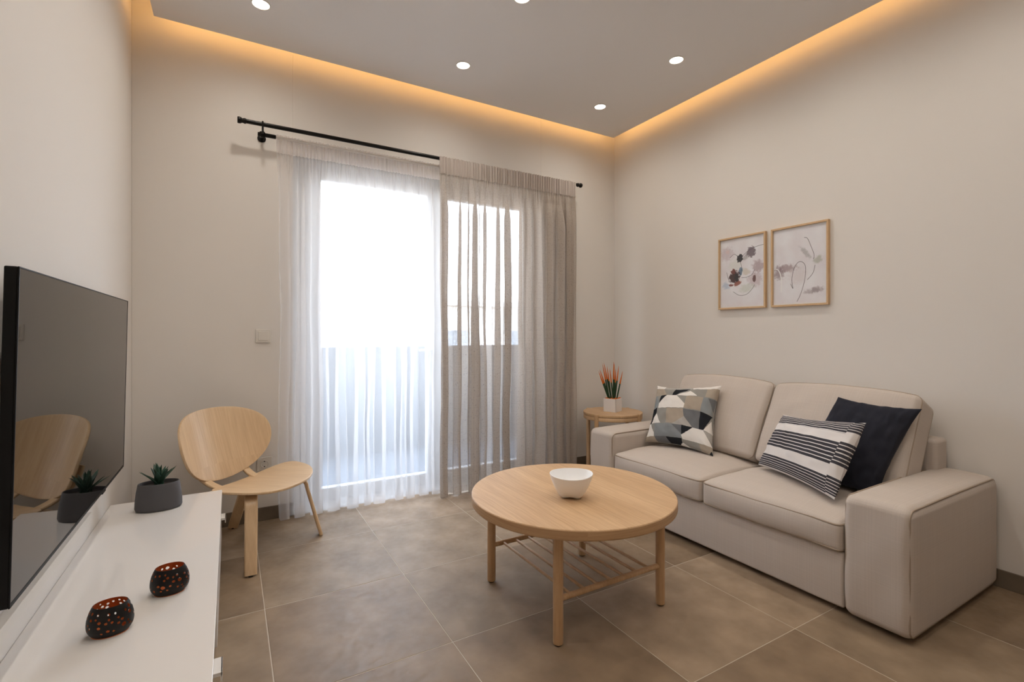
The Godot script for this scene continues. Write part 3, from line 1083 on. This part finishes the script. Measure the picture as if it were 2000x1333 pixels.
func build_pictures() -> void:
	var nz := noise(91, 1.0, 3)
	var one := Image.create(260, 380, false, Image.FORMAT_RGBA8)
	for y in 380:
		for x in 260:
			var k := 0.5 + 0.5 * nz.get_noise_2d(x * 0.008, y * 0.006)
			one.set_pixel(x, y, Color(0.87, 0.85, 0.87).lerp(Color(0.93, 0.94, 0.955), k))
	var two: Image = one.duplicate()
	two.flip_x()
	for b in [[14, 20, 22, 16, 0, 0.76, 0.70, 0.73, 0.6], [16, 17, 7, 5, 0, 0.86, 0.77, 0.77, 0.7], [35, 38, 20, 14, 0, 0.86, 0.87, 0.86, 0.8], [88, 44, 16, 14, 0, 0.66, 0.58, 0.60, 0.75], [80, 62, 20, 18, 0, 0.74, 0.66, 0.68, 0.6], [12, 68, 12, 8, 0.3, 0.68, 0.74, 0.82, 0.7], [62, 74, 22, 10, -0.2, 0.80, 0.82, 0.79, 0.7], [60, 50, 12, 8, 0.5, 0.82, 0.79, 0.75, 0.8], [60, 28, 14, 6, -0.7, 0.62, 0.60, 0.61, 0.6]]:
		blob(one, Vector2(b[0] * 2.6, b[1] * 3.8), Vector2(b[2] * 2.6, b[3] * 3.0), b[4], Color(b[5], b[6], b[7], b[8]), 0.45, nz)
	for b in [[72, 22, 11, 10, 0.2, 0.40, 0.34, 0.37, 0.9], [46, 29, 8, 7.5, 0.0, 0.14, 0.14, 0.17, 0.97], [47, 49, 5, 8, 0.2, 0.40, 0.50, 0.60, 0.9], [33, 56, 14, 12, 0.3, 0.24, 0.14, 0.15, 0.95], [30, 48, 5, 5, 0.3, 0.45, 0.24, 0.22, 0.9], [40, 66, 11, 4, -0.5, 0.56, 0.33, 0.29, 0.9], [25, 68, 6, 2, 0.0, 0.46, 0.25, 0.24, 0.9], [79, 61, 4, 7, 0.1, 0.36, 0.22, 0.20, 0.85], [38, 57, 6, 7, 0.0, 0.13, 0.13, 0.16, 0.9]]:
		blob(one, Vector2(b[0] * 2.6, b[1] * 3.8), Vector2(b[2] * 2.6, b[3] * 3.4), b[4], Color(b[5], b[6], b[7], b[8]), 0.75, nz)
	for s in [[46, 33, 50, 42, 48, 52, 44, 60], [50, 28, 60, 22, 80, 16, 100, 14], [50, 58, 62, 58, 74, 55, 80, 48], [30, 78, 45, 84, 62, 83, 74, 76, 80, 70], [22, 26, 32, 22, 42, 26], [14, 48, 18, 58, 24, 64]]:
		stroke(one, curve(v2(s)), 1.3, Color(0.25, 0.25, 0.27, 0.55))
	for b in [[25, 52, 28, 7, 0.05, 0.62, 0.54, 0.56, 0.75], [10, 58, 14, 12, 0, 0.50, 0.42, 0.44, 0.6], [62, 34, 20, 4, 0.9, 0.62, 0.62, 0.63, 0.55], [85, 45, 12, 6, -0.4, 0.68, 0.69, 0.64, 0.7], [82, 84, 16, 5, -0.15, 0.58, 0.53, 0.55, 0.75], [70, 86, 14, 4, 0.0, 0.66, 0.62, 0.64, 0.6], [45, 64, 26, 16, 0, 0.84, 0.80, 0.81, 0.5]]:
		blob(two, Vector2(b[0] * 2.6, b[1] * 3.8), Vector2(b[2] * 2.6, b[3] * 3.8), b[4], Color(b[5], b[6], b[7], b[8]), 0.3, nz)
	for s in [[60, 14, 66, 16, 72, 26, 78, 38, 77, 44], [34, 74, 38, 80, 36, 68, 40, 54, 48, 46, 56, 46, 62, 52, 62, 64, 58, 78, 52, 90, 46, 98], [66, 70, 76, 62, 80, 52]]:
		stroke(two, curve(v2(s)), 1.4, Color(0.36, 0.35, 0.37, 0.7))
	stroke(two, curve(v2([1, 51, 8, 53, 13, 60, 15, 70, 15, 84])), 3.0, Color(0.93, 0.93, 0.93, 0.9))
	for p in [[one, 2.106, 0.356, "framed abstract print with black and dark red blots, left of the two", "first"], [two, 1.715, 0.352, "framed abstract print with a looping thin grey line, right of the two", "second"]]:
		var hw: float = p[2] / 2.0
		var hh := 0.252
		var f := thing("framed_print", p[3], "picture", W(RIGHT, 1.587, p[1]), 0.0, "framed prints above the sofa")
		for s in [[-1, 0], [1, 0]]:
			part(f, "frame_bar", rb(Vector3(0.022, 0.012, hw * 2.0), 0.0015), M.frame_wood, Vector3(-0.011, s[0] * (hh - 0.006), 0))
			part(f, "frame_bar", rb(Vector3(0.022, hh * 2.0 - 0.024, 0.012), 0.0015), M.frame_wood, Vector3(-0.011, 0, s[0] * (hw - 0.006)))
		part(f, "backing", rb(Vector3(0.008, hh * 2.0 - 0.02, hw * 2.0 - 0.02), 0.001, 1), M.paper, Vector3(-0.006, 0, 0))
		var m := mat(Color(1, 1, 1), 0.8, 0.0, 0.3)
		m.albedo_texture = ImageTexture.create_from_image(p[0])
		var q := MB.new()
		var a := hh - 0.019
		var b := hw - 0.017
		# seen from the room (-x side): left edge lies towards the window
		q.quad(Vector3(0, a, -b), Vector3(0, a, b), Vector3(0, -a, b), Vector3(0, -a, -b))
		part(f, "print", q.mesh(), m, Vector3(-0.0106, 0, 0))
		part(f, "glazing", rb(Vector3(0.0015, hh * 2.0 - 0.024, hw * 2.0 - 0.024), 0.0004, 1), M.acrylic, Vector3(-0.0150, 0, 0))


# ---------------------------------------------------------------- scatter cushions
func pillow(tl: Vector3, tr: Vector3, br: Vector3, bl: Vector3, thick: float, pull: float, seed_: int, crease := 0.006) -> ArrayMesh:
	var nz := noise(seed_, 1.0, 2)
	var nn := (tr - bl).cross(tl - br).normalized()
	if nn.x > 0: nn = -nn
	var centre := (tl + tr + br + bl) / 4.0
	var b := MB.new()
	for side in [1.0, -1.0]:
		var n := 36
		b.grid(n, n, func(u, w):
			var x: float = 0.5 - 0.5 * cos(u * PI)
			var y: float = 0.5 - 0.5 * cos(w * PI)
			x = lerpf(u, x, 0.5)
			y = lerpf(w, y, 0.5)
			var px := x * 2.0 - 1.0
			var py := y * 2.0 - 1.0
			var p := tl * (1 - x) * (1 - y) + tr * x * (1 - y) + br * x * y + bl * (1 - x) * y
			# edges drawn in between the corners
			var inx := pull * (1.0 - py * py) * absf(px) * px * -1.0
			var iny := pull * (1.0 - px * px) * absf(py) * py * -1.0
			p += (tr + br - tl - bl).normalized() * inx * 0.5 + (bl + br - tl - tr).normalized() * iny * 0.5
			var puff := pow(maxf(0.0, 1.0 - px * px), 0.42) * pow(maxf(0.0, 1.0 - py * py), 0.42)
			puff *= 1.0 + 0.10 * nz.get_noise_2d(px * 1.6, py * 1.6 + side * 5.0)
			var wrinkle := crease * nz.get_noise_2d(px * 4.0 + 9.0, py * 2.5) * smoothstep(0.0, 0.4, puff)
			return p + nn * side * (thick * 0.5 * puff + wrinkle) - centre)
	var mesh := b.mesh()
	return mesh


func add_pillow(called: String, c: Array, thick: float, pull: float, seed_: int, m: Material, label: String, crease := 0.006) -> Node3D:
	var centre: Vector3 = (c[0] + c[1] + c[2] + c[3]) / 4.0
	var t := thing(called, label, "cushion", centre)
	part(t, "cover", pillow(c[0], c[1], c[2], c[3], thick, pull, seed_, crease), m)
	return t


func build_cushions() -> void:
	add_pillow("scatter_cushion", [W(2.61, 0.795, 2.455), W(2.735, 0.83, 2.03), W(2.515, 0.425, 1.925), W(2.44, 0.425, 2.41)], 0.15, 0.05, 101, M.facets, "square cushion with grey, black and white geometric pattern")
	var n := add_pillow("scatter_cushion", [W(2.73, 0.835, 1.335), W(2.77, 0.815, 0.995), W(2.535, 0.425, 1.075), W(2.49, 0.43, 1.46)], 0.13, 0.035, 103, M.navy, "plain dark navy velvet cushion leaning behind the striped one", 0.009)
	var c := [W(2.665, 0.712, 1.585), W(2.455, 0.765, 1.085), W(2.30, 0.432, 1.140), W(2.527, 0.438, 1.645)]
	add_pillow("scatter_cushion", c, 0.13, 0.03, 105, M.stripes, "rectangular cushion with dark grey and white stripes")


# ---------------------------------------------------------------- small things
func leaf_mesh(length: float, wide: float, lean: float) -> ArrayMesh:
	var b := MB.new()
	b.grid(8, 10, func(u, w):
		var a: float = u * TAU
		var r: float = wide * (0.75 + 0.6 * w) * pow(maxf(0.0, 1.0 - w), 0.75)
		var bend := lean * pow(w, 1.3) * length
		return Vector3(cos(a) * r, w * length * cos(lean * 0.6), bend + sin(a) * r * 0.38 - 0.3 * r * cos(a) * cos(a)), true)
	return b.mesh()


func build_small_things() -> void:
	var rng := RandomNumberGenerator.new()
	# switch and socket on the window wall
	var s := thing("light_switch", "square white light switch on the wall left of the curtain", "switch", W(0.178, 1.149, BACK))
	part(s, "plate", rb(Vector3(0.084, 0.084, 0.009), 0.003), M.plastic, Vector3(0, 0, 0.0045))
	part(s, "rocker", rb(Vector3(0.056, 0.056, 0.006), 0.002), M.plastic, Vector3(0, 0, 0.0105))
	var e := thing("wall_socket", "white power socket low on the wall behind the easy chair", "socket", W(0.186, 0.352, BACK))
	part(e, "plate", rb(Vector3(0.084, 0.084, 0.009), 0.003), M.plastic, Vector3(0, 0, 0.0045))
	var m := MB.new()
	m.lathe([Vector2(0.0, 0.0), Vector2(0.018, 0.0), Vector2(0.0195, 0.002), Vector2(0.0195, 0.009), Vector2(0.022, 0.010), Vector2(0.022, 0.006)], 28)
	var cup := part(e, "well", flip(m.mesh()), M.plastic, Vector3(0, 0, 0.003))
	cup.rotation.x = PI / 2.0
	for k in [-1, 1]:
		part(e, "hole", rb(Vector3(0.006, 0.006, 0.004), 0.002), M.plastic_dark, Vector3(0.0095 * k, 0, 0.005))
		part(e, "earth_clip", rb(Vector3(0.006, 0.006, 0.006), 0.001), M.plastic_dark, Vector3(0, 0.016 * k, 0.008))

	# bowl on the coffee table
	m = MB.new()
	var prof := [[0.012, 0.006], [0.030, 0.003], [0.040, 0.004], [0.048, 0.012], [0.062, 0.030], [0.076, 0.052], [0.087, 0.076], [0.0935, 0.098], [0.0945, 0.1015], [0.0930, 0.1035], [0.0905, 0.1020], [0.084, 0.080], [0.072, 0.056], [0.056, 0.036], [0.036, 0.024], [0.0, 0.020]]
	var feet := [[0.0, 0.010]]
	feet.append_array(prof)
	m.grid(72, feet.size() - 1, func(u, w):
		var k := roundi(w * (feet.size() - 1))
		var a: float = u * TAU
		var r: float = feet[k][0]
		var y: float = feet[k][1]
		if k >= 2 and k <= 5:
			var gap := pow(maxf(0.0, cos(1.5 * (a - 2.3))), 2.0) * (1.0 if k < 5 else 0.35)
			y += 0.006 * gap * (1.0 if k == 3 or k == 2 else 0.6)
			r *= 1.0 + 0.10 * pow(absf(sin(1.5 * (a - 2.3))), 3.0) * (1.0 if k < 5 else 0.5) - 0.10 * gap
		if y > 0.05: y += 0.0022 * sin(2.0 * a + 0.6) * (y - 0.05) / 0.05
		return Vector3(cos(a) * r * 1.0, y, sin(a) * r * 0.96), true)
	var bowl := single("bowl", flip(m.mesh()), M.ceramic, W(1.272, 0.4585, 1.685), "small deep white ceramic bowl on the coffee table", "bowl")

	# two perforated lanterns on the bench
	for l in [[-0.272, 1.635, "nearer black perforated candle holder with copper lining on the bench", 7, 0.0], [-0.158, 1.80, "farther black perforated candle holder with copper lining on the bench", 8, 0.03]]:
		var t := thing("candle_holder", l[2], "candle holder", W(l[0], 0.380, l[1]), l[4], "perforated candle holders")
		rng.seed = l[3]
		var holes := []
		var tries := 0
		while holes.size() < 66 and tries < 3000:
			tries += 1
			var hr: float = [0.0026, 0.0035, 0.0050, 0.0030][rng.randi_range(0, 3)]
			var h := Vector3(rng.randf() * 0.28, rng.randf_range(0.016, 0.066), hr)
			var ok := true
			for g in holes:
				var dx := absf(g.x - h.x)
				dx = minf(dx, 0.28 - dx)
				if Vector2(dx, g.y - h.y).length() < g.z + h.z + 0.0035: ok = false
			if ok: holes.append(h)
		var shape := func(u: float, y: float, inset: float) -> Vector3:
			var w := y / 0.076
			var r := 0.050 - inset - (0.013 * pow((w - 0.40) / 0.60, 2.0) if w > 0.40 else 0.013 * pow((0.40 - w) / 0.40, 2.4))
			return Vector3(cos(u * TAU) * r, y, sin(u * TAU) * r * 0.80)
		var cut := func(u: float, w: float) -> bool:
			for g in holes:
				var dx: float = absf(g.x - u * 0.28)
				dx = minf(dx, 0.28 - dx)
				if Vector2(dx, g.y - w * 0.076).length() < g.z: return true
			return false
		m = MB.new()
		m.grid(260, 66, func(u, w): return shape.call(u, w * 0.076, 0.0), true, cut)
		part(t, "shell", flip(m.mesh()), M.lantern_out)
		m = MB.new()
		m.grid(260, 66, func(u, w): return shape.call(u, w * 0.076, 0.0012), true, cut)
		part(t, "lining", m.mesh(), M.lantern_in)
		m = MB.new()
		m.grid(64, 1, func(u, w): return shape.call(u, 0.076, 0.0012 * w), true)
		part(t, "rim", m.mesh(), M.lantern_out)
		m = MB.new()
		m.lathe([Vector2(0.0, 0.0025), Vector2(0.038, 0.0025), Vector2(0.0395, 0.0)], 40, 1.0, 0.80)
		part(t, "base", m.mesh(), M.lantern_in)

	# succulent in an oval grey pot at the far end of the bench
	var p := thing("potted_succulent", "small dark green succulent in an oval grey pot on the bench", "potted plant", W(-0.276, 0.380, 2.68))
	m = MB.new()
	m.lathe([Vector2(0.0, 0.002), Vector2(0.075, 0.0), Vector2(0.084, 0.003), Vector2(0.088, 0.012), Vector2(0.0872, 0.04), Vector2(0.083, 0.08), Vector2(0.078, 0.112), Vector2(0.0765, 0.118), Vector2(0.074, 0.119), Vector2(0.071, 0.116), Vector2(0.070, 0.100)], 56, 1.0, 0.66)
	part(p, "pot", flip(m.mesh()), M.pot_grey)
	m = MB.new()
	m.lathe([Vector2(0.0, 0.108), Vector2(0.05, 0.106), Vector2(0.072, 0.103)], 40, 1.0, 0.66)
	part(p, "soil", m.mesh(), M.soil)
	rng.seed = 17
	var leaf_shapes := []
	for k in 4:
		leaf_shapes.append(leaf_mesh([0.100, 0.092, 0.092, 0.086][k], 0.0175, [0.15, 0.42, 0.75, 1.05][k]))
	for k in 16:
		var tier := 0 if k < 3 else (1 if k < 8 else (2 if k < 14 else 3))
		var o := part(p, "leaf", leaf_shapes[tier], M.leaf if k % 3 else M.leaf_light, Vector3(rng.randf_range(-0.010, 0.010), 0.102, rng.randf_range(-0.008, 0.008)))
		o.rotation.y = k * 2.399 + rng.randf_range(-0.2, 0.2)
		o.scale = Vector3.ONE * rng.randf_range(0.88, 1.08)

	# spiky plant with orange tips on the side table
	var q := thing("potted_spike_plant", "green spike plant with orange tips in a white cube pot on the side table", "potted plant", W(2.735, 0.5225, 3.06), deg_to_rad(22.0))
	m = MB.new()
	span(m, -0.056, 0.056, 0.0, 0.006, -0.056, 0.056, 0.002)
	for w in [[-0.056, 0.056, -0.056, -0.052], [-0.056, 0.056, 0.052, 0.056], [-0.056, -0.052, -0.056, 0.056], [0.052, 0.056, -0.056, 0.056]]:
		span(m, w[0], w[1], 0.0, 0.108, w[2], w[3], 0.0015)
	part(q, "pot", m.mesh(), M.pot_white)
	m = MB.new()
	span(m, -0.0515, 0.0515, 0.004, 0.100, -0.0515, 0.0515, 0.001)
	part(q, "soil", m.mesh(), M.soil)
	rng.seed = 23
	m = MB.new()
	for k in 150:
		var r := rng.randf_range(0.004, 0.0075)
		var a := Vector3(rng.randf_range(-0.047, 0.047), 0.101 + rng.randf_range(0.0, 0.009), rng.randf_range(-0.047, 0.047))
		m.lathe([Vector2(0, -r * 0.7), Vector2(r * 0.8, -r * 0.4), Vector2(r, 0), Vector2(r * 0.7, r * 0.5), Vector2(0, r * 0.7)], 7, 1.0, rng.randf_range(0.7, 1.1), a)
	var peb := part(q, "orange_gravel", flip(m.mesh()), M.pebble)
	peb.set_meta("kind", "stuff")
	# each spike: foot x, z, top x, z, height (metres, from the camera's left to right)
	var right := Vector3(cos(deg_to_rad(30.1)), 0, sin(deg_to_rad(30.1))).rotated(Vector3.UP, deg_to_rad(-22.0))
	var depth := Vector3(-right.z, 0, right.x)
	for d in [[-0.030, 0.00, -0.105, 0.02, 0.235], [-0.024, 0.02, -0.092, -0.01, 0.245], [-0.022, -0.02, -0.078, 0.03, 0.295], [-0.012, 0.01, -0.060, -0.02, 0.300], [-0.008, -0.01, -0.044, 0.02, 0.275], [0.004, 0.02, 0.006, 0.03, 0.300], [0.008, -0.015, 0.012, -0.02, 0.310], [0.014, 0.0, 0.020, 0.02, 0.255], [0.022, -0.02, 0.050, -0.03, 0.275], [0.030, 0.012, 0.068, 0.02, 0.235], [0.000, 0.025, -0.030, 0.05, 0.260]]:
		var a: Vector3 = right * d[0] + depth * d[1] + Vector3(0, 0.095, 0)
		var b: Vector3 = right * d[2] * 1.15 + depth * d[3] + Vector3(0, 0.100 + d[4], 0)
		var cut := a.lerp(b, 0.56)
		m = MB.new()
		m.tube([a, a.lerp(cut, 0.5), cut], 0.0060, 8)
		var st := part(q, "spike", m.mesh(), M.stem)
		m = MB.new()
		m.tube([cut - (b - a) * 0.01, cut, cut.lerp(b, 0.45), cut.lerp(b, 0.8), b], 0.0064, 8, func(t): return [0.9, 1.0, 0.72, 0.38, 0.06][roundi(t * 4.0)])
		part(st, "tip", m.mesh(), M.orange)
